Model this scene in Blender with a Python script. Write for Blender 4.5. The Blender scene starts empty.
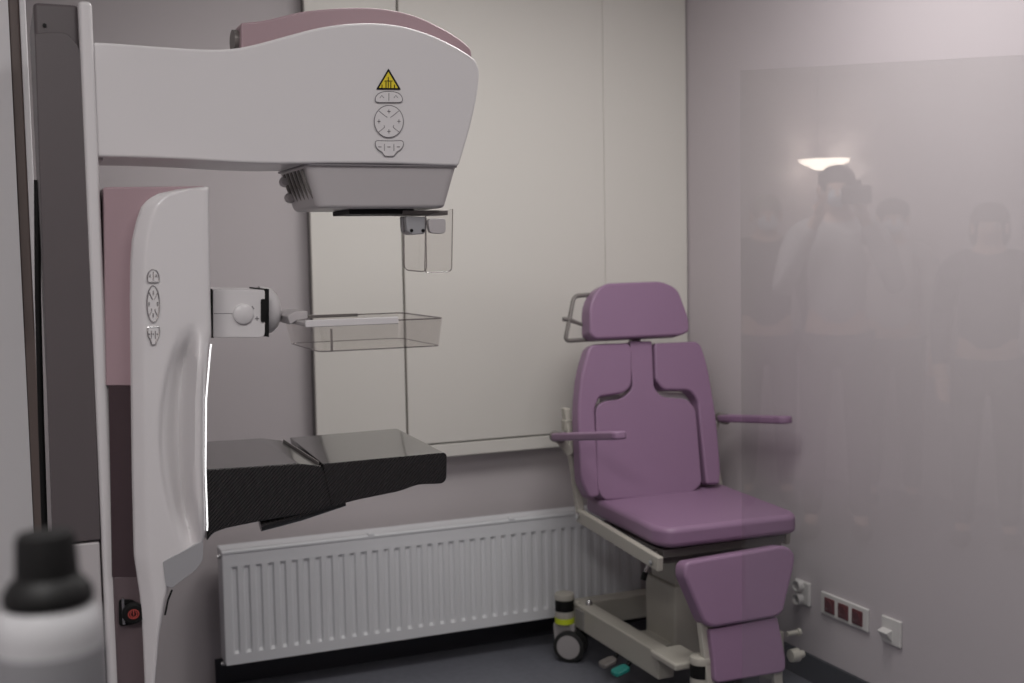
import bpy, bmesh, math, random
from mathutils import Vector, Matrix
random.seed(7)
S = bpy.context.scene
COL = S.collection
V = Vector
# ------------------------------------------------------------------ camera
CAM_H = 1.5
YAW, PITCH, ROLL, FOC = 0.39926, 0.07538, 0.01788, 1200.0
FWD = V((math.sin(YAW)*math.cos(PITCH), math.cos(YAW)*math.cos(PITCH), -math.sin(PITCH)))
_r = V((math.cos(YAW), -math.sin(YAW), 0)); _d = FWD.cross(_r)
RGT = math.cos(ROLL)*_r + math.sin(ROLL)*_d
DWN = -math.sin(ROLL)*_r + math.cos(ROLL)*_d
cd = bpy.data.cameras.new('camera'); cam = bpy.data.objects.new('camera', cd); COL.objects.link(cam)
m = Matrix((RGT, -DWN, -FWD)).transposed().to_4x4(); m.translation = V((0, 0, CAM_H)); cam.matrix_world = m
cd.sensor_width = 36; cd.lens = FOC/1024*36; cd.clip_start = .02
cd.dof.use_dof = True; cd.dof.focus_distance = 2.5; cd.dof.aperture_fstop = 4.0
S.camera = cam
# ------------------------------------------------------------------ light
w = bpy.data.worlds.new('world'); S.world = w; w.use_nodes = True
w.node_tree.nodes['Background'].inputs[0].default_value = (.62, .6, .62, 1)
w.node_tree.nodes['Background'].inputs[1].default_value = .05
S.view_settings.view_transform = 'Standard'; S.view_settings.look = 'None'
S.view_settings.gamma = 1; S.view_settings.exposure = 0.0
S.view_settings.use_curve_mapping = False
def area(name, loc, size, energy, color, aim=None):
    l = bpy.data.lights.new(name, 'AREA'); l.shape = 'RECTANGLE'; l.size, l.size_y = size; l.energy = energy; l.color = color
    o = bpy.data.objects.new(name, l); COL.objects.link(o); o.location = loc
    if aim: o.rotation_euler = (V(aim)-V(loc)).to_track_quat('-Z', 'Y').to_euler()
    return o
CEIL = 2.75
area('ceiling_light_right', (1.7, 2.6, CEIL-.05), (.6, .6), 16.5, (1, .975, .95))
area('ceiling_light_middle', (1.1, 2.9, CEIL-.05), (.6, .6), 8.5, (1, .975, .95))
area('ceiling_light_near', (1.0, 1.0, CEIL-.05), (.8, .8), 10.5, (1, .975, .96))
area('ceiling_light_booth', (-.3, .3, CEIL-.05), (.6, .6), 30, (1, .975, .96))

# a picture point (frame 1024 x 683) carried onto a real plane of the room
def ray(x, y): return FWD + (x-512)/FOC*RGT + (y-341.5)/FOC*DWN
def onplane(x, y, p, n):
    r = ray(x, y); c = V((0, 0, CAM_H)); p = V(p); n = V(n)
    return c + r*((p-c).dot(n)/r.dot(n))
def onY(x, y, Y): return onplane(x, y, (0, Y, 0), (0, 1, 0))
def onX(x, y, X): return onplane(x, y, (X, 0, 0), (1, 0, 0))
def onZ(x, y, Z): return onplane(x, y, (0, 0, Z), (0, 0, 1))

# ------------------------------------------------------------------ materials
def mat(name, col, rough=.5, metal=0, coat=0, bump=0, bscale=300, var=0, vscale=6, spec=.5, emit=None, trans=0, ior=1.45):
    m = bpy.data.materials.new(name); m.use_nodes = True
    nt = m.node_tree; b = nt.nodes['Principled BSDF']; L = nt.links
    b.inputs['Base Color'].default_value = (*col, 1); b.inputs['Roughness'].default_value = rough
    b.inputs['Metallic'].default_value = metal; b.inputs['Coat Weight'].default_value = coat
    b.inputs['Coat Roughness'].default_value = .05; b.inputs['Specular IOR Level'].default_value = spec
    b.inputs['IOR'].default_value = ior
    if trans: b.inputs['Transmission Weight'].default_value = trans
    tc = nt.nodes.new('ShaderNodeTexCoord')
    if var:
        n = nt.nodes.new('ShaderNodeTexNoise'); n.inputs['Scale'].default_value = vscale; n.inputs['Detail'].default_value = 4
        L.new(tc.outputs['Object'], n.inputs['Vector'])
        mx = nt.nodes.new('ShaderNodeMix'); mx.data_type = 'RGBA'
        mx.inputs['A'].default_value = (*[c*(1-var) for c in col], 1); mx.inputs['B'].default_value = (*[min(1, c*(1+var)) for c in col], 1)
        L.new(n.outputs['Fac'], mx.inputs['Factor']); L.new(mx.outputs['Result'], b.inputs['Base Color'])
    if bump:
        n2 = nt.nodes.new('ShaderNodeTexNoise'); n2.inputs['Scale'].default_value = bscale; n2.inputs['Detail'].default_value = 3
        L.new(tc.outputs['Object'], n2.inputs['Vector'])
        bp = nt.nodes.new('ShaderNodeBump'); bp.inputs['Strength'].default_value = bump; bp.inputs['Distance'].default_value = .002
        L.new(n2.outputs['Fac'], bp.inputs['Height']); L.new(bp.outputs['Normal'], b.inputs['Normal'])
    if emit:
        b.inputs['Emission Color'].default_value = (*emit[0], 1); b.inputs['Emission Strength'].default_value = emit[1]
    return m
M = {}
M['wall'] = mat('lavender_paint', (.585, .535, .56), .42, var=.03, vscale=2, bump=.05, bscale=120)
M['wall_back'] = mat('grey_lavender_paint', (.56, .52, .53), .55, var=.03, vscale=2, bump=.05, bscale=120)
M['panel'] = mat('white_panel', (.77, .75, .70), .5, var=.015, vscale=1.5)
M['joint'] = mat('joint_grey', (.26, .25, .24), .6)
M['ceiling'] = mat('ceiling_white', (.75, .74, .72), .8)
M['floor'] = mat('grey_vinyl', (.15, .155, .18), .45, var=.2, vscale=40)
M['base'] = mat('dark_vinyl_skirting', (.035, .037, .045), .5)
M['cream'] = mat('partition_white', (.78, .77, .78), .5)
M['brown'] = mat('brown_trim', (.16, .125, .115), .5, var=.1)
M['shell'] = mat('white_enamel', (.70, .68, .685), .33, coat=.15, spec=.45)
M['shell2'] = mat('grey_enamel', (.50, .475, .48), .38, coat=.1)
M['pink'] = mat('dusty_pink', (.37, .26, .285), .38, coat=.2)
M['plum'] = mat('dark_plum', (.06, .04, .045), .25, coat=.4)
M['darkgrey'] = mat('taupe_grey', (.105, .09, .094), .45, coat=.1)
M['black'] = mat('black_plastic', (.008, .008, .008), .55, spec=.25)
M['rubber'] = mat('black_rubber', (.02, .02, .02), .6)
M['rad'] = mat('radiator_white', (.74, .75, .77), .35, coat=.1)
M['chrome'] = mat('brushed_metal', (.6, .6, .6), .25, metal=1)
M['mirror'] = mat('polished_trim', (.95, .95, .97), .08, metal=1)
M['purple'] = mat('purple_leatherette', (.285, .175, .28), .42, bump=.12, bscale=420, var=.04, vscale=5, spec=.5)
M['frame'] = mat('cream_enamel', (.44, .42, .37), .4)
M['frame2'] = mat('grey_metal', (.2, .185, .175), .4, metal=.3)
M['socket'] = mat('white_switch_plastic', (.7, .68, .67), .35, coat=.2)
M['redsock'] = mat('dark_red_plastic', (.11, .014, .017), .4)
M['redlit'] = mat('red_symbol', (.42, .07, .06), .4)
M['yellow'] = mat('warning_yellow', (.75, .6, .03), .4)
M['lime'] = mat('lime_band', (.6, .7, .03), .4)
M['teal'] = mat('teal_pedal', (.02, .22, .19), .4)
M['line'] = mat('grey_print', (.2, .19, .2), .5)
M['bottle'] = mat('white_bottle', (.42, .42, .43), .35)
M['wheelgrey'] = mat('caster_grey', (.38, .36, .36), .45)
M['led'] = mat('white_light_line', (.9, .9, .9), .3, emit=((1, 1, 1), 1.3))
M['shell3'] = mat('mid_grey_enamel', (.36, .36, .375), .35, coat=.2)
def carbon():
    m = mat('carbon_fibre', (.02, .02, .021), .23, coat=.42); nt = m.node_tree; b = nt.nodes['Principled BSDF']
    tc = nt.nodes.new('ShaderNodeTexCoord'); mp = nt.nodes.new('ShaderNodeMapping')
    mp.inputs['Rotation'].default_value = (0, math.radians(45), math.radians(45)); mp.inputs['Scale'].default_value = (1, 1, 1)
    ck = nt.nodes.new('ShaderNodeTexChecker'); ck.inputs['Scale'].default_value = 380
    ck.inputs['Color1'].default_value = (.026, .024, .024, 1); ck.inputs['Color2'].default_value = (.006, .006, .0065, 1)
    nt.links.new(tc.outputs['Object'], mp.inputs['Vector']); nt.links.new(mp.outputs[0], ck.inputs['Vector'])
    nt.links.new(ck.outputs['Color'], b.inputs['Base Color']); return m
M['carbon'] = carbon()
def thinclear(name, tint, fac, rough=.02):
    m = bpy.data.materials.new(name); m.use_nodes = True; nt = m.node_tree; nt.nodes.clear()
    out = nt.nodes.new('ShaderNodeOutputMaterial'); mx = nt.nodes.new('ShaderNodeMixShader')
    t = nt.nodes.new('ShaderNodeBsdfTransparent'); t.inputs[0].default_value = (*tint, 1)
    g = nt.nodes.new('ShaderNodeBsdfGlossy'); g.inputs['Roughness'].default_value = rough; g.inputs[0].default_value = (1, 1, 1, 1)
    lw = nt.nodes.new('ShaderNodeLayerWeight'); lw.inputs['Blend'].default_value = .35
    mr = nt.nodes.new('ShaderNodeMapRange'); mr.inputs['To Min'].default_value = fac; mr.inputs['To Max'].default_value = min(1, fac*8)
    pw = nt.nodes.new('ShaderNodeMath'); pw.operation = 'POWER'; pw.inputs[1].default_value = 3
    nt.links.new(lw.outputs['Facing'], pw.inputs[0]); nt.links.new(pw.outputs[0], mr.inputs['Value']); nt.links.new(mr.outputs[0], mx.inputs[0])
    nt.links.new(t.outputs[0], mx.inputs[1]); nt.links.new(g.outputs[0], mx.inputs[2]); nt.links.new(mx.outputs[0], out.inputs[0])
    return m
M['acrylic'] = thinclear('clear_acrylic', (.965, .96, .955), .06)
M['acrylic_edge'] = thinclear('acrylic_edge', (.62, .6, .6), .12)
M['glass'] = thinclear('screen_glass', (.965, .97, .965), .05, .0)

# ------------------------------------------------------------------ helpers
def tag(o, label=None, cat=None, group=None, kind=None):
    if label: o['label'] = label
    if cat: o['category'] = cat
    if group: o['group'] = group
    if kind: o['kind'] = kind
    return o
def thing(name, label, cat, loc=(0, 0, 0), group=None, kind=None):
    o = bpy.data.objects.new(name, None); COL.objects.link(o); o.location = loc; o.empty_display_size = .1
    return tag(o, label, cat, group, kind)
def obj(name, bm, m, parent=None, bevel=0, seg=3, smooth=40, label=None, kind=None, world=True, sub=0, angle=35):
    """link bm as one mesh object; bm is in world space (moved into its parent's frame) unless world=False"""
    me = bpy.data.meshes.new(name)
    bmesh.ops.recalc_face_normals(bm, faces=bm.faces[:])
    off = V((0, 0, 0)); own = None
    if parent is not None:
        q = parent
        while q is not None: off = off + q.location; q = q.parent
    if world and parent is not None: bmesh.ops.translate(bm, verts=bm.verts[:], vec=-off)
    bm.to_mesh(me); bm.free()
    for p in me.polygons: p.use_smooth = True
    ms = m if isinstance(m, (list, tuple)) else [m]
    for x in ms: me.materials.append(x)
    o = bpy.data.objects.new(name, me); COL.objects.link(o)
    if parent is not None: o.parent = parent
    if bevel:
        b = o.modifiers.new('bevel', 'BEVEL'); b.width = bevel; b.segments = seg; b.limit_method = 'ANGLE'; b.angle_limit = math.radians(angle); b.harden_normals = True
        me.set_sharp_from_angle(angle=math.radians(60))
    else: me.set_sharp_from_angle(angle=math.radians(smooth))
    if sub:
        s = o.modifiers.new('sub', 'SUBSURF'); s.levels = s.render_levels = sub
    return tag(o, label, None, None, kind)
def box(x0, x1, y0, y1, z0, z1, bm=None):
    bm = bm or bmesh.new()
    vs = [bm.verts.new((x, y, z)) for x in (x0, x1) for y in (y0, y1) for z in (z0, z1)]
    for f in ((0, 1, 3, 2), (4, 6, 7, 5), (0, 4, 5, 1), (2, 3, 7, 6), (0, 2, 6, 4), (1, 5, 7, 3)): bm.faces.new([vs[i] for i in f])
    return bm
def hexa(pts, bm=None):
    """8 points: bottom 4 (ring) then top 4 (same ring)"""
    bm = bm or bmesh.new(); vs = [bm.verts.new(p) for p in pts]
    for f in ((0, 1, 2, 3), (7, 6, 5, 4), (0, 4, 5, 1), (1, 5, 6, 2), (2, 6, 7, 3), (3, 7, 4, 0)): bm.faces.new([vs[i] for i in f])
    return bm
def prism(pts, vec, bm=None):
    """extrude a closed 3-D outline along vec"""
    bm = bm or bmesh.new(); vec = V(vec)
    a = [bm.verts.new(p) for p in pts]; b = [bm.verts.new(V(p)+vec) for p in pts]
    bm.faces.new(a); bm.faces.new(b[::-1]); n = len(a)
    for i in range(n): bm.faces.new((a[i], b[i], b[(i+1) % n], a[(i+1) % n]))
    return bm
def smooth_line(pts, n=6, closed=False):
    out = []; k = len(pts); P = [V(p) for p in pts]
    for i in range(k if closed else k-1):
        p0 = P[(i-1) % k] if (closed or i > 0) else P[i]; p1 = P[i]; p2 = P[(i+1) % k]
        p3 = P[(i+2) % k] if (closed or i+2 < k) else p2
        for j in range(n):
            t = j/n
            out.append(.5*((2*p1)+(p2-p0)*t+(2*p0-5*p1+4*p2-p3)*t*t+(3*p1-p0-3*p2+p3)*t**3))
    if not closed: out.append(P[-1])
    return out
def rounded(pts, r, n=5):
    """round the corners of a closed 3-D polygon; r number or one per corner"""
    out = []; k = len(pts); P = [V(p) for p in pts]
    for i in range(k):
        rr = r[i] if isinstance(r, (list, tuple)) else r
        p = P[i]; a = P[i-1]-p; b = P[(i+1) % k]-p
        if rr <= 0: out.append(p); continue
        d = min(rr, a.length*.49, b.length*.49); A = p+a.normalized()*d; B = p+b.normalized()*d
        for j in range(n+1):
            t = j/n; out.append(A*(1-t)**2+p*2*t*(1-t)+B*t*t)
    return out
def tube(pts, r, bm=None, n=10, closed=False, cap=True):
    bm = bm or bmesh.new(); P = [V(p) for p in pts]; rings = []; k = len(P); up = None
    for i, p in enumerate(P):
        a = P[i-1] if (i > 0 or closed) else p; b = P[(i+1) % k] if (i < k-1 or closed) else p
        t = (b-a).normalized()
        if up is None: up = t.orthogonal().normalized()
        up = (up - t*up.dot(t)).normalized(); s = t.cross(up)
        rad = r[i] if isinstance(r, (list, tuple)) else r
        rings.append([bm.verts.new(p+(up*math.cos(2*math.pi*j/n)+s*math.sin(2*math.pi*j/n))*rad) for j in range(n)])
    for i in range(k if closed else k-1):
        A, B = rings[i], rings[(i+1) % k]
        for j in range(n): bm.faces.new((A[j], A[(j+1) % n], B[(j+1) % n], B[j]))
    if cap and not closed: bm.faces.new(rings[0][::-1]); bm.faces.new(rings[-1])
    return bm
def lathe(prof, c, axis=(0, 0, 1), n=32, bm=None):
    """prof: (radius, height) along axis from c"""
    bm = bm or bmesh.new(); ax = V(axis).normalized(); u = ax.orthogonal().normalized(); s = ax.cross(u); c = V(c); rings = []
    for r, h in prof:
        rings.append([bm.verts.new(c+ax*h+(u*math.cos(2*math.pi*j/n)+s*math.sin(2*math.pi*j/n))*max(r, 1e-5)) for j in range(n)])
    for A, B in zip(rings, rings[1:]):
        for j in range(n): bm.faces.new((A[j], A[(j+1) % n], B[(j+1) % n], B[j]))
    bm.faces.new(rings[0][::-1]); bm.faces.new(rings[-1]); return bm
def struct(name, bm, m, label=None, **k):
    o = obj(name, bm, m, **k); o['kind'] = 'structure'
    if label: o['label'] = label
    return o

# ------------------------------------------------------------------ the room
YW, XR, XL, YF = 4.20, 2.51, -1.45, -1.75      # back wall, right wall, left wall, front wall (behind the camera)
struct('floor', box(XL-.1, XR+.1, YF-.1, YW+.1, -.1, 0), M['floor'], 'dark blue-grey vinyl floor')
struct('ceiling', box(XL-.1, XR+.1, YF-.1, YW+.1, CEIL, CEIL+.1), M['ceiling'], 'white ceiling')
struct('wall_back', box(XL-.1, XR+.1, YW, YW+.1, 0, CEIL), M['wall_back'], 'grey-lavender painted wall behind the radiator')
struct('wall_right', box(XR, XR+.1, YF-.1, YW, 0, CEIL), M['wall'], 'pale lavender painted wall on the right')
struct('wall_left', box(XL-.1, XL, YF-.1, YW, 0, CEIL), M['wall'], 'pale lavender painted wall on the left')
struct('wall_front', box(XL, XR, YF-.1, YF, 0, CEIL), M['wall'], 'pale lavender wall behind the viewer')
struct('baseboard_back', box(.62, XR-.012, YW-.012, YW, 0, .092), M['base'], 'dark skirting under the radiator')
struct('baseboard_right', box(XR-.012, XR, YF, YW-.0, 0, .092), M['base'], 'dark skirting along the right wall')
# partition end at the far left, in the plane Y = 2.66
e0, e1, e2, e3 = (onY(x, 250, 2.66).x for x in (20, 33, 36.5, 41))
struct('wall_partition', box(XL, e0, 2.66, 2.78, 0, CEIL), M['cream'], 'light grey wall end at the far left')
struct('trim_1', box(e0, e1-.004, 2.672, 2.76, 0, CEIL), M['brown'], 'brown door jamb strip at the far left', bevel=.004)
struct('trim_2', box(e1-.004, e1+.008, 2.655, 2.77, 1.35, CEIL), M['cream'], 'thin white edge strip beside the machine column', bevel=.003)
# booth half wall in front, carrying the bottle (its top lies under the frame)
struct('wall_booth', box(-.07, .10, .69, .84, 0, 1.06), M['frame2'], 'narrow grey booth post under the bottle')

# white wall panelling
PY = 4.13
t = thing('wall_panelling', 'tall white wall panelling with thin dark joints above the radiator', 'panelling', (1.7, PY, .75))
t['kind'] = 'structure'
def px_x(x, y, Y=PY): return onY(x, y, Y).x
s0, s1, s2, s3 = px_x(308.5, 200), px_x(401.5, 200), px_x(604.5, 200), XR
zb = onY(447, 444, PY).z
edges = [s0, s1, s2, s3-.002]
for i in range(3):
    obj('panel', box(edges[i]+(.005 if i < 2 else .0012), edges[i+1]-(.003 if i != 1 else .0002), PY, PY+.02, zb+.006, CEIL-.002), M['panel'], t, bevel=.002, seg=2)
obj('backing', box(s0+.010, s3-.002, PY+.02, YW, zb-.03, CEIL-.002), M['joint'], t, label='dark backing seen in the joints')
obj('bottom_rail', box(s0-.004, s3-.002, PY+.002, YW-.001, zb-.048, zb), M['panel'], t, bevel=.003, seg=2)

# ------------------------------------------------------------------ radiator
RY0, RY1 = 4.035, 4.13
rx0, rx1, rz0, rz1 = onY(223, 560, RY0).x, onY(640, 560, RY0).x, .118, .505
rad = thing('radiator', 'long white ribbed panel radiator mounted low on the back wall', 'radiator', ((rx0+rx1)/2, RY0, rz0))
def rad_front():
    bm = bmesh.new(); pitch = .041; n = int((rx1-rx0-.03)/pitch); start = rx0+.02
    xs = [rx0, rx0+.008]
    prof = []
    for i in range(n):
        a = start+i*pitch
        prof += [(a+.004, 0), (a+.010, 1), (a+.022, 1), (a+.028, 0)]
    cols = [(rx0, 0), (rx0+.01, 0)]+prof+[(rx1-.006, 0), (rx1, 0)]
    zs = [(rz0, 0), (rz0+.035, 0), (rz0+.046, 1), (rz0+.06, 1), (rz1-.075, 1), (rz1-.06, 1), (rz1-.05, 0), (rz1-.008, 0), (rz1, 0)]
    g = [[bm.verts.new((x, RY0+.0065*h*v, z)) for x, h in cols] for z, v in zs]
    for a, b in zip(g, g[1:]):
        for i in range(len(cols)-1): bm.faces.new((a[i], a[i+1], b[i+1], b[i]))
    bmesh.ops.recalc_face_normals(bm, faces=bm.faces[:])
    r = bmesh.ops.extrude_face_region(bm, geom=[e for e in bm.edges if e.is_boundary])
    bmesh.ops.translate(bm, verts=[v for v in r['geom'] if isinstance(v, bmesh.types.BMVert)], vec=(0, .014, 0))
    return bm
fr = obj('front_panel', rad_front(), M['rad'], rad, smooth=25)
obj('back_panel', box(rx0+.01, rx1-.01, RY1-.02, RY1-.008, rz0, rz1-.01), M['rad'], rad)
obj('side_panel', box(rx0-.004, rx0+.003, RY0+.001, RY1-.005, rz0+.004, rz1-.002), M['rad'], rad, bevel=.003)
obj('side_panel', box(rx1-.003, rx1+.004, RY0+.001, RY1-.005, rz0+.004, rz1-.002), M['rad'], rad, bevel=.003)
gr = bmesh.new(); box(rx0-.004, rx1+.004, RY0+.012, RY0+.02, rz1-.004, rz1+.008, gr); box(rx0-.004, rx1+.004, RY1-.018, RY1-.008, rz1-.004, rz1+.008, gr)
k = int((rx1-rx0)/.02)
for i in range(k+1): box(rx0+(rx1-rx0)*i/k-.004, rx0+(rx1-rx0)*i/k+.004, RY0+.016, RY1-.012, rz1-.002, rz1+.0035, gr)
box(rx0-.002, rx1+.002, RY0+.012, RY1-.010, rz1-.003, rz1+.006, gr)
obj('top_grille', gr, M['rad'], rad, smooth=30)
obj('top_rim', box(rx0-.005, rx1+.005, RY0-.003, RY0+.013, rz1-.006, rz1+.006), M['rad'], rad, bevel=.004)
for px in (371, 512):
    x = onY(px, 528, RY0).x; obj('bracket_clip', box(x-.012, x+.012, RY0-.004, RY0+.02, rz1+.002, rz1+.013), M['rad'], rad, bevel=.003)
for dz in (.39, .02):
    obj('vent_plug', lathe([(.0, 0), (.008, 0), (.008, .006), (.006, .007), (.006, .012), (0, .012)], (rx0-.002, RY0+.03, rz0+dz-.02), (-1, 0, 0), 12), M['chrome'], rad)
for x in (rx0+.25, rx1-.25):
    obj('wall_bracket', box(x-.02, x+.02, RY1-.02, YW, rz0+.04, rz1-.06), M['rad'], rad)

# ------------------------------------------------------------------ mammography machine
mac = thing('mammography_machine', 'large white and dusty pink mammography machine standing at the left', 'medical machine', (.28, 2.4, 0))
def oy(pts, Y): return [onY(x, y, Y) for x, y in pts]
# column
CY0, CY1 = 2.26, 2.56
cx0, cx1, cx2 = onY(41, 250, CY0).x, onY(88.5, 250, CY0).x, onY(102.5, 250, CY0).x
ctop = onY(88, 1.5, CY0).z
obj('column', box(cx0+.006, cx1+.002, CY0+.012, CY1, .12, ctop-.004), M['darkgrey'], mac, bevel=.008, label='dark taupe column body')
obj('column_rail', box(cx1, cx2, CY0-.006, CY1, .02, ctop), M['shell'], mac, bevel=.008, label='light vertical edge rail of the column')
zc = onY(70, 543, CY0).z
tp = [onY(x, y, CY0) for x, y in ((34.5, 33), (62, 32), (72, 38), (79, 48), (83, 63))]
pl = smooth_line(tp, 5)
out = pl+[V((cx1-.001, CY0, zc)), V((cx0-.004, CY0, zc))]
obj('side_cover', prism(out, (0, .02, 0)), M['darkgrey'], mac, bevel=.003, label='taupe side cover with a curved top')
sc = onY(44.5, 25.5, CY0+.012); obj('screw', lathe([(.0, 0), (.0035, 0), (.0035, .004), (0, .004)], sc+V((0, .001, 0)), (0, -1, 0), 10), M['black'], mac)
obj('lower_cover', box(cx0+.004, cx1-.003, CY0+.002, CY1-.01, .02, zc-.004), M['shell2'], mac, bevel=.004, label='light grey lower cover')
obj('floor_base', box(cx0-.0, cx2+.42, CY0-.06, CY1+.06, 0, .05), M['shell2'], mac, bevel=.012)
cab = [onY(x, y, 2.50) for x, y in ((37, 180), (38, 300), (41, 420), (45, 540))]
obj('cable', tube(cab+[V((cab[-1].x, 2.50, .06))], .006), M['black'], mac, label='black cable running down behind the column')
# C-arm head: side profile
AY0, AY1 = 2.27, 2.48
top = [(93, 42), (120, 43.5), (160, 46.5), (200, 49), (225, 49), (245, 46.5), (268, 41), (295, 33.5), (322, 27), (350, 23.5), (378, 23), (405, 26.5), (432, 35), (455, 46), (470, 55)]
right = [(476, 60), (479, 68), (479.5, 78), (477, 98), (471, 125), (464, 150), (459, 166)]
bot = [(440, 165.5), (400, 164), (360, 163.5), (320, 163.5), (280, 164), (240, 163), (190, 160), (140, 158), (93, 157)]
out = smooth_line(oy(top, AY0), 4)+smooth_line(oy(right, AY0), 4)+smooth_line(oy(bot, AY0), 2)
arm = obj('c_arm', prism(out, (0, AY1-AY0, 0)), M['shell'], mac, bevel=.007, seg=4, angle=50, label='white curved upper arm and tube head housing')
obj('arm_joint', hexa([*oy([(93, 160), (103, 160)], AY0+.02), V((onY(103, 160, AY0).x, AY1, onY(103, 160, AY0).z)), V((onY(93, 160, AY0).x, AY1, onY(93, 160, AY0).z)),
     *oy([(93, 44), (103, 44)], AY0+.02), V((onY(103, 44, AY0).x, AY1, onY(103, 44, AY0).z)), V((onY(93, 44, AY0).x, AY1, onY(93, 44, AY0).z))]), M['shell2'], mac)
# pink top cover
PYn, PYf = 2.34, 2.435
pt = [(241, 22.5), (254, 21.5), (270, 19), (300, 12), (325, 9), (352, 7.5), (382, 8.5), (413, 15), (440, 27), (460, 39), (470, 48), (472, 55)]
pb_ = [(472, 75), (440, 60), (400, 45), (350, 42), (300, 52), (262, 62), (241, 66)]
out = smooth_line(oy(pt, PYn), 4)+oy(pb_, PYn)
pk = obj('pink_top_cover', prism(out, (0, PYf-PYn, 0)), M['pink'], mac, bevel=.032, seg=5, angle=50, label='dusty pink curved cover on top of the head')
ec = onY(240.5, 35, PYn); x = ec.x
obj('cover_end_grille', prism([V((x-.008, ec.y+.045+.030*math.cos(a), ec.z-.004+.021*math.sin(a))) for a in [2*math.pi*i/24 for i in range(24)]], (.018, 0, 0)), M['frame2'], mac, label='dark ribbed end of the pink cover')
# collimator housing
def zpx(x, y, Y): return onY(x, y, Y)
a0, a1 = zpx(305, 163, 2.275), zpx(459, 166, 2.275)
b0, b1 = zpx(317, 205.5, 2.295), zpx(446, 208, 2.295)
zt, zb2 = a1.z+.004, b1.z
ring = lambda p, q, z, y0, y1, c: rounded([V((p, y0, z)), V((q, y0, z)), V((q, y1, z)), V((p, y1, z))], c, 5)
def loft(r1, r2, bm=None):
    bm = bm or bmesh.new(); A = [bm.verts.new(p) for p in r1]; B = [bm.verts.new(p) for p in r2]; n = len(A)
    bm.faces.new(A[::-1]); bm.faces.new(B)
    for i in range(n): bm.faces.new((A[i], A[(i+1) % n], B[(i+1) % n], B[i]))
    return bm
obj('collimator_housing', loft(ring(b0.x, b1.x, zb2, 2.295, 2.505, .02), ring(a0.x, a1.x, zt, 2.278, 2.522, .02)), M['shell2'], mac, bevel=.008, seg=3, angle=50, label='light grey tapered housing under the head')
obj('housing_seam', loft(ring(a0.x-.002, a1.x+.001, zt-.006, 2.274, 2.526, .02), ring(a0.x-.002, a1.x+.001, zt-.003, 2.274, 2.526, .02)), M['line'], mac, label='thin dark seam')
for i in range(6):   # grip ribs wrapping the left end of the housing
    f = i/5; yy = 2.300+f*.16
    p0 = V((a0.x-.001, yy, zt-.012)); p1 = V((b0.x-.004, yy+.006, zb2+.02))
    mid = (p0+p1)/2+V((-.003, 0, 0))
    obj('grip_rib', tube([p0, mid, p1], [.0028, .0036, .0024], n=8), M['frame2'], mac)
for f in (.3, .68):
    c = V((a0.x+(b0.x-a0.x)*f-.006, 2.47, zt+(zb2-zt)*f)); obj('grip_knob', lathe([(0, -.014), (.008, -.012), (.011, 0), (.008, .012), (0, .014)], c, (0, 1, 0), 14), M['shell2'], mac)
r0, r1 = onY(349, 213, 2.34), onY(414, 214, 2.34)
obj('filter_rail', box(r0.x, r1.x, 2.335, 2.47, zb2-.010, zb2-.0005), M['black'], mac, bevel=.002, label='black rail under the housing')
# face shield with bracket
sh = onY(416, 214, 2.34)
obj('shield_rail', box(sh.x-.03, onY(447, 212, 2.34).x, 2.333, 2.40, zb2-.013, zb2-.003), M['frame2'], mac, bevel=.002)
bk = [(406, 216), (427, 217), (427, 229), (424, 234), (412, 235), (407, 231)]
brk = obj('shield_bracket', prism(oy(bk, 2.325), (0, .045, 0)), M['shell3'], mac, bevel=.003, label='grey metal bracket with two screws')
for px in (411.5, 423):
    c = onY(px, 230.5, 2.325); obj('screw', lathe([(0, 0), (.0035, 0), (.003, .003), (0, .003)], c, (0, -1, 0), 10), M['black'], brk)
s1_ = rounded(oy([(404, 217), (426, 217), (427, 272), (404.5, 270)], 2.34), [0, 0, .012, .012], 5)
s2_ = rounded(oy([(426, 216), (453, 209), (452, 271.5), (425, 273)], 2.32), [0, 0, .01, .01], 5)
for s_ in (s1_, s2_):
    fs = obj('face_shield', prism(s_, (0, .004, 0)), M['acrylic'], mac, label='clear acrylic face shield leaf')
    obj('shield_edge', tube([p+V((0, .002, 0)) for p in s_], .0013, n=6, closed=True), M['acrylic_edge'], fs)
kn = rounded(oy([(428, 219), (446, 218), (446, 232), (442, 234), (430, 233)], 2.316), .008, 4)
obj('shield_knob', prism(kn, (0, .016, 0)), M['shell2'], mac, bevel=.003, label='light grey square knob on the shield')

# pink and darker side strip of the gantry
GY0 = 2.225
st = oy([(103.5, 187), (205, 186), (205, 200), (150, 240), (150, 386), (106, 386)], GY0+.02)
obj('pink_side_panel', prism(rounded(st, [.004, 0, 0, 0, 0, 0]), (0, .33, 0)), M['pink'], mac, bevel=.004, label='dusty pink vertical side panel')
st = oy([(108.5, 386), (150, 386), (150, 577), (112, 577)], GY0+.02)
obj('plum_side_panel', prism(st, (0, .33, 0)), M['plum'], mac, label='glossy dark plum middle panel')  # middle stretch of the strip, set darker and glossier than the pink
a, b = onY(112, 577, GY0+.02), onY(150, 577, GY0+.02)
lowp = obj('pink_lower_panel', box(onY(114, 600, GY0+.02).x, b.x, GY0+.02, GY0+.35, .3, a.z), mat('dull_plum', (.12, .09, .097), .4), mac, bevel=.004, label='dull pink lower side panel')
c = onY(133, 612.5, GY0+.012)
obj('button_recess', prism(rounded(oy([(119, 600), (132, 600), (142, 606), (142, 620), (132, 625), (119, 626)], GY0+.015), .006, 4), (0, .01, 0)), M['black'], mac)
bt = obj('power_button', lathe([(0, 0), (.0195, 0), (.0195, .006), (.015, .011), (0, .011)], c, (0, -1, 0), 28), M['black'], mac, label='round black button with a red symbol')
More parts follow.
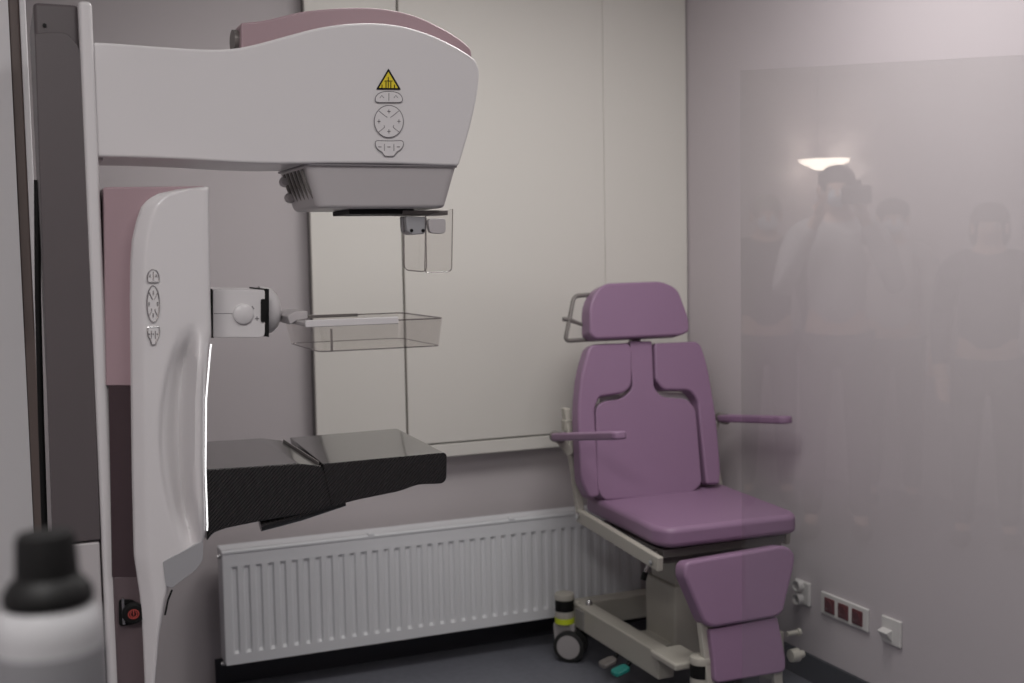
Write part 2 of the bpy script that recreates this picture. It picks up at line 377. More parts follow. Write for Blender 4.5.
sy = bmesh.new(); cc = c+V((0, -.0118, 0))
tube([cc+V((.009*math.cos(a), 0, .008*math.sin(a))) for a in [2*math.pi*i/20 for i in range(20)]], .0011, sy, 6, True)
tube([cc+V((.0055*math.cos(a), 0, .0055*math.sin(a))) for a in [math.radians(125+290*i/16) for i in range(17)]], .0009, sy, 6)
tube([cc+V((0, 0, .006)), cc+V((0, 0, -.002))], .0011, sy, 6)
obj('symbol', sy, M['redlit'], bt, label='red ringed power symbol')
obj('button_frame', box(onY(122, 612, GY0+.012).x, onY(124.5, 612, GY0+.012).x, GY0+.008, GY0+.02, onY(123, 626, GY0).z, onY(123, 600, GY0).z), M['chrome'], mac)

# white gantry shell: a sculpted skin with the hand recess
SY = 2.205
Lb = [(186, 206), (189, 178), (193, 160), (198, 150.5), (206, 143.5), (220, 138.5), (240, 134), (262, 132.5), (300, 132), (400, 133), (480, 134), (560, 136), (600, 142), (640, 145), (690, 147), (900, 152)]
Rb = [(186, 209), (189, 209.5), (300, 211), (338, 212), (346, 210), (400, 205.5), (470, 205), (528, 207), (542, 204), (560, 190), (585, 170), (600, 166), (640, 159), (690, 155), (900, 160)]
def interp(tab, y):
    for (a, u), (b, v) in zip(tab, tab[1:]):
        if a <= y <= b: return u+(v-u)*(y-a)/(b-a)
    return tab[-1][1]
rows = [186, 187, 189, 191, 193, 196, 200, 206, 213, 221, 230, 240, 252, 262]+list(range(272, 692, 7))+[760, 830, 900]
NC = 30
def sstep(a, b, x):
    t = max(0, min(1, (x-a)/(b-a))); return t*t*(3-2*t)
bm = bmesh.new(); grid = []
for y in rows:
    l, r = interp(Lb, y), interp(Rb, y); row = []
    for i in range(NC+1):
        u = i/NC; u = u if i not in (1,) else .5/NC
        x = l+(r-l)*u
        P0 = onY(x, y, SY); d = 0
        el, er = (x-l)/13., (r-x)/4.
        if el < 1: d += .016*(1-el)**1.2
        if er < 1: d += .006*(1-er)**2
        # hand recess
        env = sstep(322, 372, y)*(1-sstep(505, 556, y))
        xo = 158+32*((y-437)/115.)**2*.8
        if x > xo and env > 0:
            tt = (x-xo)/(209-xo)
            d += env*(.012*sstep(0, .10, tt) + .028*sstep(.10, .45, tt) - .062*sstep(.45, .70, tt) + .030*sstep(.76, 1.02, tt))
        row.append(bm.verts.new(P0+V((0, d, 0))))
    grid.append(row)
back = [[bm.verts.new((r_[0].co.x, 2.6, r_[0].co.z)), bm.verts.new((r_[-1].co.x, 2.6, r_[-1].co.z))] for r_ in grid]
for (A, B), (C, D) in zip(zip(grid, grid[1:]), zip(back, back[1:])):
    for i in range(NC): bm.faces.new((A[i], A[i+1], B[i+1], B[i]))
    bm.faces.new((A[0], B[0], D[0], C[0])); bm.faces.new((A[-1], C[1], D[1], B[-1])); bm.faces.new((C[0], D[0], D[1], C[1]))
bm.faces.new(grid[0]+[back[0][1], back[0][0]]); bm.faces.new(grid[-1]+[back[-1][1], back[-1][0]])
shell = obj('gantry_shell', bm, M['shell'], mac, smooth=50, label='white sculpted front shell with a hand recess')
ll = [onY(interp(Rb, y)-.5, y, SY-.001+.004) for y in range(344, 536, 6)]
obj('light_strip', tube([p+V((.001, -.006, 0)) for p in ll], .0013, n=8), M['led'], mac, label='thin glowing white light line along the recess edge')  # thin white tube with an emissive material
gb = rounded(oy([(163, 562), (203, 541), (203, 560), (196, 570), (172, 588), (166, 586)], SY-.004), .003, 3)
obj('grip_block', prism(gb, (0, .03, 0)), M['shell3'], mac, bevel=.003, label='grey angular block at the foot of the recess')
obj('gap_line', tube(oy([(172, 590), (168, 600), (165, 615)], SY-.003), .0018, n=6), M['black'], mac)

# keypads
def bean(cx, cy, w, h, down=False):
    pts = []
    for i in range(28):
        a = 2*math.pi*i/28; x = math.cos(a); y = math.sin(a)
        X = cx+w*.5*(abs(x)**.75)*(1 if x > 0 else -1); Y = cy+h*.5*(abs(y)**.75)*(1 if y > 0 else -1)
        Y += (h*.22*(x*x)) if not down else -(h*.28*(x*x)) + (h*.28 if abs(x) < .3 and y > 0 else 0)
        pts.append((X, Y))
    return pts
def keypad(parent, cx, Y, dx, c1, c2, c3, m_face, m_line, lw, sy=1.0):
    def P(pts, o=0): return [onY(x, y, Y)+V((0, -o, 0)) for x, y in pts]
    for nm, pts in (('key_pair', bean(cx, c1, 27*dx, 11*sy)), ('key_ring', [(cx+14.5*dx*math.cos(2*math.pi*i/32), c2+16*sy*math.sin(2*math.pi*i/32)) for i in range(32)]), ('key_row', bean(cx+.5*dx, c3, 28*dx, 12*sy, True))):
        kp = obj(nm, prism(P(pts), (0, -.0025, 0)), m_face, parent, bevel=.0008, seg=2)
        bm = tube(P(pts, .0022), lw, n=6, closed=True)
        if nm == 'key_ring':
            for s in (-1, 1):
                for q in (-1, 1):
                    tube(smooth_line(P([(cx+s*10*dx, c2+q*10.5*sy), (cx+s*4.5*dx, c2+q*6*sy), (cx+s*1.5*dx if q < 0 else cx+s*5*dx, c2+q*4*sy)], .0026), 3), lw*.8, bm, 6)
            for x, y in ((0, -10), (10, 0), (-10, 0), (0, 10)):
                tube(P([(cx+(x-1.6)*dx, c2+y*sy), (cx+(x+1.6)*dx, c2+y*sy)], .0026), lw, bm, 6); tube(P([(cx+x*dx, c2+(y-2)*sy), (cx+x*dx, c2+(y+2)*sy)], .0026), lw*.8, bm, 6)
        elif nm == 'key_pair':
            tube(P([(cx, c1-4*sy), (cx, c1+4*sy)], .0026), lw*.8, bm, 6)
            for x in (-7, 7): tube(P([(cx+(x-2)*dx, c1+sy), (cx+x*dx, c1-1.5*sy), (cx+(x+2)*dx, c1+sy)], .0026), lw*.8, bm, 6)
        else:
            for x in (-4.5, 5): tube(P([(cx+x*dx, c3-3*sy), (cx+x*dx, c3+4*sy)], .0026), lw*.7, bm, 6)
            for x in (-9, 0, 9.5): tube(P([(cx+(x-1.5)*dx, c3), (cx+(x+1.5)*dx, c3)], .0026), lw, bm, 6)
        obj('key_marks', bm, m_line, kp)
keypad(arm, 388.5, AY0-.0005, 1.0, 97, 121.5, 147, M['shell'], M['line'], .0009)
pc = [(388.3, 68.5), (400.8, 89.8), (376, 89.5)]
tri = obj('warning_sign', prism(rounded([onY(x, y, AY0-.0005) for x, y in pc], .002, 2), (0, -.0015, 0)), M['black'], arm, label='yellow triangular warning sticker with a black figure')
g = V(((sum(x for x, _ in pc)/3), sum(y for _, y in pc)/3, 0))
inn = [(g.x+(x-g.x)*.76, g.y+(y-g.y)*.76) for x, y in pc]
obj('sign_face', prism([onY(x, y, AY0-.002) for x, y in inn], (0, -.0008, 0)), M['yellow'], tri)
bm = bmesh.new()
for a, b in (((388.3, 77), (388.3, 88)), ((384.5, 81), (392.5, 81)), ((386, 88), (386, 82)), ((390.8, 88), (390.8, 82)), ((382, 88), (382, 84.5)), ((394.5, 88), (394.5, 84.5))):
    tube([onY(*a, AY0-.003), onY(*b, AY0-.003)], .0009, bm, 5)
obj('figure_mark', bm, M['black'], tri)
keypad(shell, 153, SY-.0003, .42, 276, 304, 334, M['shell'], M['chrome'], .0014, 1.12)

# compression unit
CYn, CYf = 2.31, 2.49
cu = rounded(oy([(213, 289.5), (265, 290), (265, 337.5), (213, 337.5)], CYn), [.002, .004, .01, .002], 3)
comp = obj('compression_unit', prism(cu, (0, CYf-CYn, 0)), M['shell'], mac, bevel=.005, seg=3, label='white box of the compression drive')
cgap = onY(212, 313, CYn); obj('gap', box(cgap.x-.002, cgap.x+.002, CYn+.001, CYf, onY(212, 338, CYn).z, onY(212, 289, CYn).z), M['black'], comp)
obj('seam', tube(oy([(214, 313.5), (233, 313.5)], CYn-.0002), .0006, n=5), M['line'], comp)
kc = onY(243, 314, CYn); obj('drive_knob', lathe([(0, 0), (.0195, 0), (.019, .005), (.016, .0075), (0, .008)], kc, (0, -1, 0), 28), M['shell'], comp, label='round white knob')
bm = bmesh.new()
for a, b in (((249, 309), (253, 312)), ((255, 318.5), (259, 318.5)), ((257, 316.5), (257, 320.5)), ((252, 306), (254, 309))): tube([onY(*a, CYn-.0006), onY(*b, CYn-.0006)], .0009, bm, 5)
obj('print_marks', bm, M['line'], comp)
bj = bmesh.new()
prism(oy([(264, 288.5), (269, 289), (269, 337), (265, 336.5)], CYn+.004), (0, .15, 0), bj)
obj('joint_ring', bj, M['black'], comp)
obj('joint_clip', prism(rounded(oy([(261, 299), (265.5, 299), (267.5, 308), (265.5, 322), (261, 322)], CYn-.003), .003, 3), (0, .02, 0)), M['black'], comp)
a, b = onY(268, 289, CYn), onY(268, 336, CYn); rr = (a.z-b.z)/2*1.08; cc = V((a.x, (CYn+CYf)/2, (a.z+b.z)/2))
x1_ = onY(289, 312, CYn).x-a.x
noz = obj('joint_cap', lathe([(0, 0), (rr, 0), (rr*.98, x1_*.3), (rr*.9, x1_*.6), (rr*.7, x1_*.85), (rr*.42, x1_), (0, x1_*1.03)], cc, (1, 0, 0), 36), M['shell'], comp, label='rounded white end cap')
pa = oy([(287, 316), (296, 311), (308, 311), (308, 319), (297, 321), (290, 325)], 2.33)
obj('paddle_arm', prism(pa, (0, .1, 0)), M['shell2'], mac, bevel=.003, label='grey metal arm of the paddle')
# paddle: clear tray
pY0, pY1 = 2.26, 2.53
tz, bz = onY(400, 320, pY0).z, onY(400, 348, pY0).z
xa, xb = onY(313, 316, pY0).x, onY(444, 320, pY0).x
pad = obj('compression_paddle', bmesh.new(), M['acrylic'], mac, label='clear acrylic compression paddle tray')
def tray():
    bm = bmesh.new()
    o = rounded([V((xa, pY0, tz)), V((xb, pY0, tz-.0)), V((xb, pY1, tz)), V((xa, pY1, tz))], .022, 6)
    i_ = rounded([V((xa+.012, pY0+.006, bz)), V((xb-.006, pY0+.006, bz)), V((xb-.006, pY1-.006, bz)), V((xa+.012, pY1-.006, bz))], .022, 6)
    n = len(o); A = [bm.verts.new(p) for p in o]; B = [bm.verts.new(p) for p in i_]
    for k in range(n): bm.faces.new((A[k], A[(k+1) % n], B[(k+1) % n], B[k]))
    bm.faces.new(B[::-1])
    return bm, o, i_
bm, o_, i_ = tray(); off = mac.location
bmesh.ops.translate(bm, verts=bm.verts[:], vec=-off); bm.to_mesh(pad.data); bm.free()
sm = pad.modifiers.new('solid', 'SOLIDIFY'); sm.thickness = .0025
obj('paddle_rim', tube(o_, .0016, n=6, closed=True), M['acrylic_edge'], pad)
obj('paddle_bottom_edge', tube(i_, .0016, n=6, closed=True), M['acrylic_edge'], pad)
xm = onY(398, 316, pY0).x
obj('paddle_frame', box(xa-.016, xm, pY0-.004, pY0+.004, tz-.007, tz+.007), M['shell'], pad, bevel=.002, label='white clamp bar along the tray edge')
obj('paddle_frame', box(xa, onY(357, 310, pY1).x, pY1-.006, pY1, tz-.004, tz+.003), M['frame2'], pad, bevel=.001, label='dark far clamp bar')
obj('paddle_frame', box(xa-.016, xa+.004, pY0-.002, pY1, tz-.006, tz+.003), M['shell2'], pad, bevel=.003)
obj('paddle_rib', box(xa+.035, xa+.038, pY0+.003, pY0+.01, bz, tz-.012), M['acrylic_edge'], pad)

# bucky: carbon detector platform
BY0, BY1 = 2.225, 2.575
hz = onY(209, 469, BY0).z
pts = oy([(207, 469.5), (255, 466.5), (298, 463.5), (322, 466), (340, 505), (300, 514.5), (262, 521), (225, 528.5), (213, 533), (207, 541)], BY0)
obj('detector_support', prism(rounded(pts, [0, 0, .004, .004, .01, .02, .02, .02, .02, 0], 3), (0, BY1-BY0, 0)), M['carbon'], mac, bevel=.006, seg=4, label='dark carbon support block of the detector')
pts = oy([(323, 463.8), (447, 452.2), (446.5, 483.5), (417, 484.5), (401, 491), (354, 500.5), (332, 507)], BY0-.004)
bk_ = obj('detector_plate', prism(rounded(pts, [.002, .011, .016, .03, .03, .03, .0], 5), (.016, BY1-BY0+.008, 0)), M['carbon'], mac, bevel=.006, seg=4, label='black carbon fibre detector plate')
a = onY(321, 463, BY0).x
tz2 = onY(324, 463.6, BY0).z
obj('plate_line', box(a-.001, a+.001, BY0+.02, BY1-.02, tz2-.004, tz2+.0012), M['frame2'], bk_)
obj('support_blade', tube(oy([(260, 525.5), (300, 515), (345, 503)], BY0+.02), [.0115, .0115, .006], n=16), M['carbon'], mac, label='round-ended black rod under the plate')

# ------------------------------------------------------------------ treatment chair
ch = thing('treatment_chair', 'purple upholstered medical reclining chair on a cream wheeled frame', 'chair', (2.1, 3.55, 0))
# tilted backrest plane
B0, B1 = V((0, 3.68, .66)), V((0, 3.835, 1.36))
vdir = (B1-B0).normalized(); nrm = V((1, 0, 0)).cross(vdir).normalized()
if nrm.y > 0: nrm = -nrm           # towards the viewer
def onB(x, y, o=0): return onplane(x, y, B0+nrm*o, nrm)
def cushion(name, pts, thick, bev, m=None, parent=None, label=None, r=.02, seg=5, front=.0, n=None):
    n = n or nrm
    P_ = rounded(pts, r, 6)
    return obj(name, prism([p for p in P_], -n*thick), m or M['purple'], parent or ch, bevel=bev, seg=seg, angle=50, label=label)
hd = [(606, 283), (662, 281), (678, 288), (689, 318), (690, 331), (683, 335), (596, 339), (590, 334), (590, 305), (596, 291)]
cushion('headrest', [onB(x, y, .045) for x, y in hd], .075, .022, r=.03, label='purple padded headrest')
obj('headrest_post', box(2.085, 2.125, 3.83, 3.85, 1.14, 1.24), M['frame2'], ch, bevel=.004)
lb = [(590, 344), (629, 342.5), (633, 352), (632, 386), (625, 393), (600, 397), (595, 408), (600, 496), (590, 499), (581, 480), (578, 410), (581, 375)]
cushion('side_cushion', [onB(x, y, .02) for x, y in lb], .06, .023, r=[.03, .012, .01, .02, .02, .012, .03, .01, .03, .02, .05, .05], label='left winged backrest cushion')
rb = [(655, 343), (700, 341), (708, 365), (717, 420), (721, 470), (720, 484), (707, 484), (701, 430), (698, 400), (690, 390), (664, 390), (656, 380)]
cushion('side_cushion', [onB(x, y, .02) for x, y in rb], .06, .023, r=[.012, .03, .05, .05, .03, .01, .01, .05, .02, .02, .02, .015], label='right winged backrest cushion')
cb = [(630, 341), (652, 341), (654, 388), (662, 397), (688, 399), (696, 410), (702, 484), (690, 494), (604, 500), (598, 490), (596, 408), (604, 401), (622, 399), (633, 389)]
cushion('centre_cushion', [onB(x, y, .015) for x, y in cb], .055, .020, r=[.006, .006, .02, .02, .02, .02, .02, .02, .02, .02, .03, .02, .02, .02], label='bottle-shaped middle backrest cushion')
bp = [(600, 396), (629, 394), (629, 344), (659, 343), (659, 392), (694, 393), (703, 430), (709, 484), (592, 498)]
cushion('back_plate', [onB(x, y, -.042) for x, y in bp], .02, .003, M['socket'], r=.01, label='white back plate seen in the gaps')
for s, x_ in ((-1, 1.818), (1, 2.39)):
    obj('back_bar', prism([V((x_-.012, 3.70, .555)), V((x_+.012, 3.70, .555)), V((x_+.012, 3.815, .94)), V((x_-.012, 3.815, .94))], (0, .03, 0)), M['frame'], ch, bevel=.004, label='cream side bar of the backrest')
obj('cross_bar', box(1.80, 2.40, 3.80, 3.83, .86, .90), M['frame'], ch, bevel=.004)
# headrest side loop
def pB(x, y): return onB(x, y, -.02)
obj('headrest_loop', tube(rounded([pB(x, y) for x, y in ((600, 294), (574, 296), (565, 341), (596, 339))], [0, .02, .02, 0], 4), .0078, n=8), M['frame2'], ch, label='grey metal loop beside the headrest')
obj('loop_handle', tube([pB(563, 319), pB(570, 320), pB(583, 325)], [.008, .008, .006], n=8), M['frame2'], ch)
# seat
zs = .632
sp = [onZ(x, y, zs)+V((.012, .01, 0)) for x, y in ((590, 496), (729, 481), (801, 514), (662, 530))]
cushion('seat', [sp[0]+V((-.008, .04, 0)), sp[1]+V((-.05, .03, 0)), sp[2]+V((0, .04, 0)), sp[2]+V((-.03, -.006, 0)), sp[3]+V((.02, -.006, 0)), sp[3]+V((-.01, .05, 0))], .066, .027, r=[.03, .04, .04, .04, .04, .05], seg=6, n=V((0, 0, 1)), label='purple padded seat')
# seat frame
def bar(p, q, w, h, bm=None):
    p, q = V(p), V(q); t = (q-p).normalized(); s = t.cross(V((0, 0, 1))).normalized()*w/2; u = s.cross(t).normalized()*h/2
    return hexa([p-s-u, p+s-u, p+s+u, p-s+u, q-s-u, q+s-u, q+s+u, q-s+u], bm)
for x_, lab, ye in ((1.815, 'left', 3.17), (2.36, 'right', 3.27)):
    obj('seat_side_rail', bar((x_, 3.73, .575), (x_+.005, ye, .530), .022, .046), M['frame'], ch, bevel=.005, label='cream seat rail on the %s' % lab)
    obj('pivot', lathe([(0, 0), (.012, 0), (.012, .008), (0, .01)], (x_-.011, 3.71, .577), (-1, 0, 0), 14), M['chrome'], ch)
    obj('hinge_bolt', lathe([(0, 0), (.009, 0), (.009, .006), (0, .008)], (x_-.008, ye+.03, .531), (-1, 0, 0), 12), M['chrome'], ch)
obj('seat_plate', box(1.87, 2.33, 3.24, 3.7, .525, .553), M['frame2'], ch, bevel=.004)
obj('seat_front_bar', box(1.85, 2.34, 3.27, 3.30, .50, .545), M['frame2'], ch, bevel=.004)
obj('seat_crosshead', box(1.95, 2.22, 3.36, 3.66, .47, .525), M['frame2'], ch, bevel=.006)
# armrests
def armrest(x, y0, y1, z0, z1, lab):
    p, q = V((x, y0, z0)), V((x, y1, z1)); t = (q-p).normalized(); s = V((1, 0, 0)); u = s.cross(t).normalized(); u = u if u.z > 0 else -u
    w = .029
    pts = [p-s*w, p+s*w, q+s*w*.9, q-s*w*.9]
    a = obj('armrest', prism(rounded(pts, [.01, .01, .028, .028], 6), -u*.026), M['purple'], ch, bevel=.008, seg=4, angle=50, label=lab)
    obj('armrest_mount', lathe([(0, 0), (.02, 0), (.02, .05), (0, .052)], p+V((0, .03, -.015)), (0, -1, 0), 16), M['frame2'], a, label='dark round end of the armrest')
    sx = .03 if x < 2.1 else -.03
    obj('armrest_bracket', bar(p+V((sx*.6, .02, -.03)), V((x+sx*1.8, 3.76, z0-.08)), .02, .03), M['frame'], a, bevel=.003)
    return a
armrest(1.75, 3.75, 3.285, .866, .934, 'left purple armrest')
armrest(2.43, 3.76, 3.36, .882, .924, 'right purple armrest')
# leg rest
Lp = V((0, 3.12, .53)); Lq = V((0, 3.06, .2)); lv = (Lq-Lp).normalized(); ln = V((1, 0, 0)).cross(lv).normalized(); ln = ln if ln.y < 0 else -ln
def onL(x, y, o=0): return onplane(x, y, Lp+ln*o, ln)
ul = [(686, 562), (786, 545), (796, 553), (795, 566), (784, 612), (778, 617), (714, 628), (705, 624), (684, 575)]
cushion('leg_cushion', [onL(x, y, .03) for x, y in ul], .065, .02, r=[.03, .02, .02, .06, .02, .02, .02, .02, .05], n=ln, label='upper purple leg cushion, wider at the top')
ll_ = [(710, 630), (778, 617), (786, 657), (786, 672), (715, 684), (714, 664)]
cushion('leg_cushion', [onL(x, y, .02) for x, y in ll_], .04, .008, r=[.01, .01, .01, .02, .02, .02], n=ln, label='lower flat purple calf pad')
for pa_, pb2 in (((702, 622), (712, 700)), ((772, 620), (778, 690))):
    obj('leg_rail', bar(onL(*pa_, -.01), onL(*pb2, -.01), .03, .02), M['frame'], ch, bevel=.003, label='cream rail of the leg rest')
for px in (740, 770): 
    obj('leg_hinge', bar(onL(px, 556, -.03), (onL(px, 556).x, 3.20, .52), .02, .02), M['frame2'], ch, bevel=.003)
p = onL(787, 634, -.02); obj('leg_pin', lathe([(0, 0), (.008, 0), (.008, .04), (.012, .04), (.012, .05), (0, .05)], p, (1, 0, 0), 12), M['frame'], ch)
p = onL(790, 656, -.03); obj('foot_knob', lathe([(0, 0), (.02, .002), (.022, .03), (.012, .035), (.012, .05), (0, .05)], p, (1, 0, 0), 16), M['frame'], ch)
# lifting column
obj('lift_column', box(2.015, 2.205, 3.42, 3.62, .12, .37), M['frame'], ch, bevel=.012, label='cream outer sleeve of the lifting column')
obj('lift_column', box(2.03, 2.19, 3.435, 3.605, .30, .48), M['frame'], ch, bevel=.01, label='cream inner sleeve of the lifting column')
# base
obj('base_beam', box(1.865, 1.925, 3.27, 3.93, .125, .215), M['frame'], ch, bevel=.006, label='cream left base beam')
obj('base_beam', box(2.29, 2.35, 3.27, 3.93, .125, .215), M['frame'], ch, bevel=.006, label='cream right base beam')
obj('cross_beam', box(1.925, 2.31, 3.86, 3.93, .125, .215), M['frame'], ch, bevel=.006, label='cream rear cross beam')
obj('centre_beam', box(1.925, 2.31, 3.44, 3.60, .115, .175), M['frame'], ch, bevel=.006)
obj('beam_plate', box(1.860, 1.8655, 3.80, 3.86, .135, .20), M['joint'], ch, label='dark slotted plate on the beam')
obj('beam_bolt', lathe([(0, 0), (.013, 0), (.013, .012), (.008, .018), (0, .018)], (1.9, 3.83, .214), (0, 0, 1), 14), M['chrome'], ch)
def caster(x, y, lock):
    cst = thing('caster', None, None, (0, 0, 0)); cst.parent = ch; cst.location = (x-2.1, y-3.55, 0); cst.rotation_euler.z = math.radians(48 if lock else 10)
    def c_(n, bm, m, b=0, l=None): obj(n, bm, m, cst, bevel=b, world=False, label=l)
    c_('stem', lathe([(0, .228), (.036, .228), (.037, .240), (.034, .249), (.026, .252), (0, .252)], (0, 0, 0)), M['frame'])
    c_('stem_band', lathe([(0, .186), (.035, .186), (.035, .229), (0, .229)], (0, 0, 0)), M['black'], 0, 'black band of the caster')
    c_('collar', lathe([(0, .160), (.034, .160), (.036, .168), (.034, .187), (0, .187)], (0, 0, 0)), M['frame'])
    c_('lime_ring', lathe([(0, .140), (.036, .140), (.036, .160), (0, .160)], (0, -.0, 0)), M['lime'] if lock else M['frame'], 0, 'lime yellow ring' if lock else None)
    c_('fork', prism(rounded([V((-.012, -.04, .145)), V((-.012, .042, .145)), V((-.012, .035, .03)), V((-.012, -.01, .02)), V((-.012, -.04, .06))], .02, 4), (.024, 0, 0)), M['wheelgrey'], .004)
    for s in (-1, 1):
        c_('wheel', lathe([(0, 0), (.040, 0), (.040, .006), (.050, .004), (.058, .002), (.058, -.012), (.05, -.018), (0, -.018)], (s*.028, -.022, .058), (s, 0, 0), 32), M['rubber'])
        c_('hub', lathe([(0, 0), (.046, 0), (.043, .005), (0, .007)], (s*.029, -.022, .058), (s, 0, 0), 32), M['wheelgrey'], 0, 'round grey hub cover')
caster(1.835, 3.90, True); caster(2.40, 3.90, False); caster(1.92, 3.10, False); caster(2.19, 3.12, False)
obj('front_foot', box(1.845, 1.96, 3.13, 3.29, .200, .224), M['frame'], ch, bevel=.008, label='cream end cap at the front of the base')
obj('rear_foot', box(1.862, 1.885, 3.86, 3.935, .20, .222), M['frame'], ch, bevel=.008)
obj('rear_foot', box(2.36, 2.44, 3.86, 3.935, .20, .222), M['frame'], ch, bevel=.008)
for yy in (3.56, 3.47):
    obj('pedal', prism(rounded([V((1.805, yy-.03, .085)), V((1.86, yy-.03, .10)), V((1.86, yy+.02, .10)), V((1.805, yy+.02, .085))], .015, 4), (0, 0, .014)), M['teal'] if yy < 3.5 else M['frame2'], ch, bevel=.004, label='small teal foot pedal' if yy < 3.5 else 'grey foot pedal')
    obj('pedal_arm', tube([V((1.855, yy, .10)), V((1.88, yy, .13))], .007), M['black'], ch)
obj('release_lever', tube([onY(652, 552, 3.42), onY(649, 562, 3.42), onY(645, 573, 3.42)], .006), M['chrome'], ch, label='short lever under the seat')
obj('lever_grip', tube([onY(645.5, 572, 3.42), onY(643, 580, 3.42)], .010), M['black'], ch)

# ------------------------------------------------------------------ wall fittings
def wall_rect(pts): return [onX(x, y, XR) for x, y in pts]
# double socket
c = onX(804.5, 592, XR)
ds = thing('double_socket', 'white twin power socket on the right wall nearest the chair', 'socket', c)
obj('back_plate', box(XR-.014, XR, c.y-.041, c.y+.041, c.z-.041, c.z+.041), M['socket'], ds, bevel=.005)
for dz in (.024, -.022):
    o = obj('socket_cup', lathe([(0, .004), (.016, .004), (.0165, .022), (.021, .022), (.021, -.0), (0, -.0)], (XR-.012, c.y+.006, c.z+dz), (-1, 0, 0), 24), M['socket'], ds)
    for dy in (-.007, .007): obj('pin_hole', lathe([(0, 0), (.0028, 0), (.0028, .001), (0, .001)], (XR-.0165, c.y+.006+dy, c.z+dz), (-1, 0, 0), 8), M['black'], o)
    obj('earth_pin', lathe([(0, 0), (.0025, 0), (.002, .012), (0, .013)], (XR-.016, c.y+.006, c.z+dz+.008), (-1, 0, 0), 8), M['chrome'], o)
# triple red sockets
a, b = onX(823, 604, XR), onX(870, 619, XR); cy, cz, hw = (a.y+b.y)/2, .283, abs(a.y-b.y)/2; cz += .012
ts = thing('triple_socket', 'white frame with three dark red power sockets on the right wall', 'socket', (XR, cy, cz))
obj('frame', box(XR-.01, XR, cy-hw, cy+hw, cz-.038, cz+.038), M['socket'], ts, bevel=.004)
for i in (-1, 0, 1):
    y_ = cy-i*.071
    o = obj('red_socket', box(XR-.014, XR-.008, y_-.026, y_+.026, cz-.026, cz+.024), M['redsock'], ts, bevel=.003)
    obj('socket_cup', lathe([(0, 0), (.018, 0), (.018, .003), (.0145, .003), (.0145, .0005), (0, .0005)], (XR-.014, y_, cz), (-1, 0, 0), 20), M['redsock'], o)
    for dy in (-.007, .007): obj('pin_hole', lathe([(0, 0), (.0026, 0), (.0026, .001), (0, .001)], (XR-.0146, y_+dy, cz), (-1, 0, 0), 8), M['black'], o)
    obj('earth_pin', lathe([(0, 0), (.0028, 0), (.0022, .012), (0, .013)], (XR-.014, y_, cz-.008), (-1, 0, 0), 8), M['chrome'], o)
a, b = onX(882.5, 613, XR), onX(902, 619.5, XR); cy, cz = (a.y+b.y)/2-.004, .293
wt = thing('data_outlet', 'square white outlet plate with a protruding plug, rightmost on the right wall', 'outlet', (XR, cy, cz))
obj('back_plate', box(XR-.01, XR, cy-.044, cy+.044, cz-.042, cz+.042), M['socket'], wt, bevel=.004)
obj('outlet_hood', hexa([V((XR-.009, cy-.008, cz-.03)), V((XR-.009, cy+.036, cz-.03)), V((XR-.012, cy+.036, cz-.028)), V((XR-.012, cy-.008, cz-.028)),
    V((XR-.009, cy-.008, cz+.006)), V((XR-.009, cy+.036, cz+.006)), V((XR-.034, cy+.036, cz-.002)), V((XR-.034, cy-.008, cz-.002))]), M['socket'], wt, bevel=.002)

# ------------------------------------------------------------------ foreground bottle on the parapet
bc = V((.016, .765, 1.06))
bo = thing('spray_bottle', 'out-of-focus white bottle with a black cap, close at the lower left', 'bottle', bc)
obj('body', lathe([(0, 0), (.028, 0), (.031, .004), (.0315, .19), (.031, .216), (.029, .228), (.024, .234), (0, .234)], bc), M['bottle'], bo, label='white bottle body')
obj('label_band', lathe([(.0317, .06), (.0319, .061), (.0319, .206), (.0317, .207)], bc), mat('label_grey', (.2, .2, .21), .5), bo, label='grey label on the bottle')
obj('cap', lathe([(0, .231), (.024, .231), (.0265, .235), (.026, .241), (.022, .247), (.0185, .250), (.0175, .272), (.016, .276), (0, .277)], bc), M['black'], bo, label='black screw cap')

# ------------------------------------------------------------------ glass screen on the right, reflecting the booth
gn = V((.612, .791, 0)).normalized(); gt = V((gn.y, -gn.x, 0))       # pane normal, pane direction
g0 = V((1.584, 2.374, 0)); g1 = g0+gt*((XR-.05-g0.x)/gt.x)
gs = thing('glass_screen', 'clear glass screen before the right wall, faintly mirroring people', 'glass screen', (g0+g1)/2)
obj('pane', prism([g0+V((0, 0, .03)), g1+V((0, 0, .03)), g1+V((0, 0, 1.905)), g0+V((0, 0, 1.905))], gn*.008), M['glass'], gs, smooth=10)
obj('floor_channel', prism([g0-gn*.012, g1-gn*.012, g1-gn*.012+V((0, 0, .04)), g0-gn*.012+V((0, 0, .04))], gn*.032), M['chrome'], gs)
obj('wall_channel', prism([g1-gn*.012+V((0, 0, .04)), g1-gn*.012+gt*.012+V((0, 0, .04)), g1-gn*.012+gt*.012+V((0, 0, 1.905)), g1-gn*.012+V((0, 0, 1.905))], gn*.032), M['chrome'], gs)
def mirrored(x, y, dist):
    """the real place whose image in the pane shows at picture point (x, y), dist metres along the line of sight"""
    p = V((0, 0, CAM_H))+ray(x, y).normalized()*dist
    return p - gn*2*(p-g0).dot(gn)

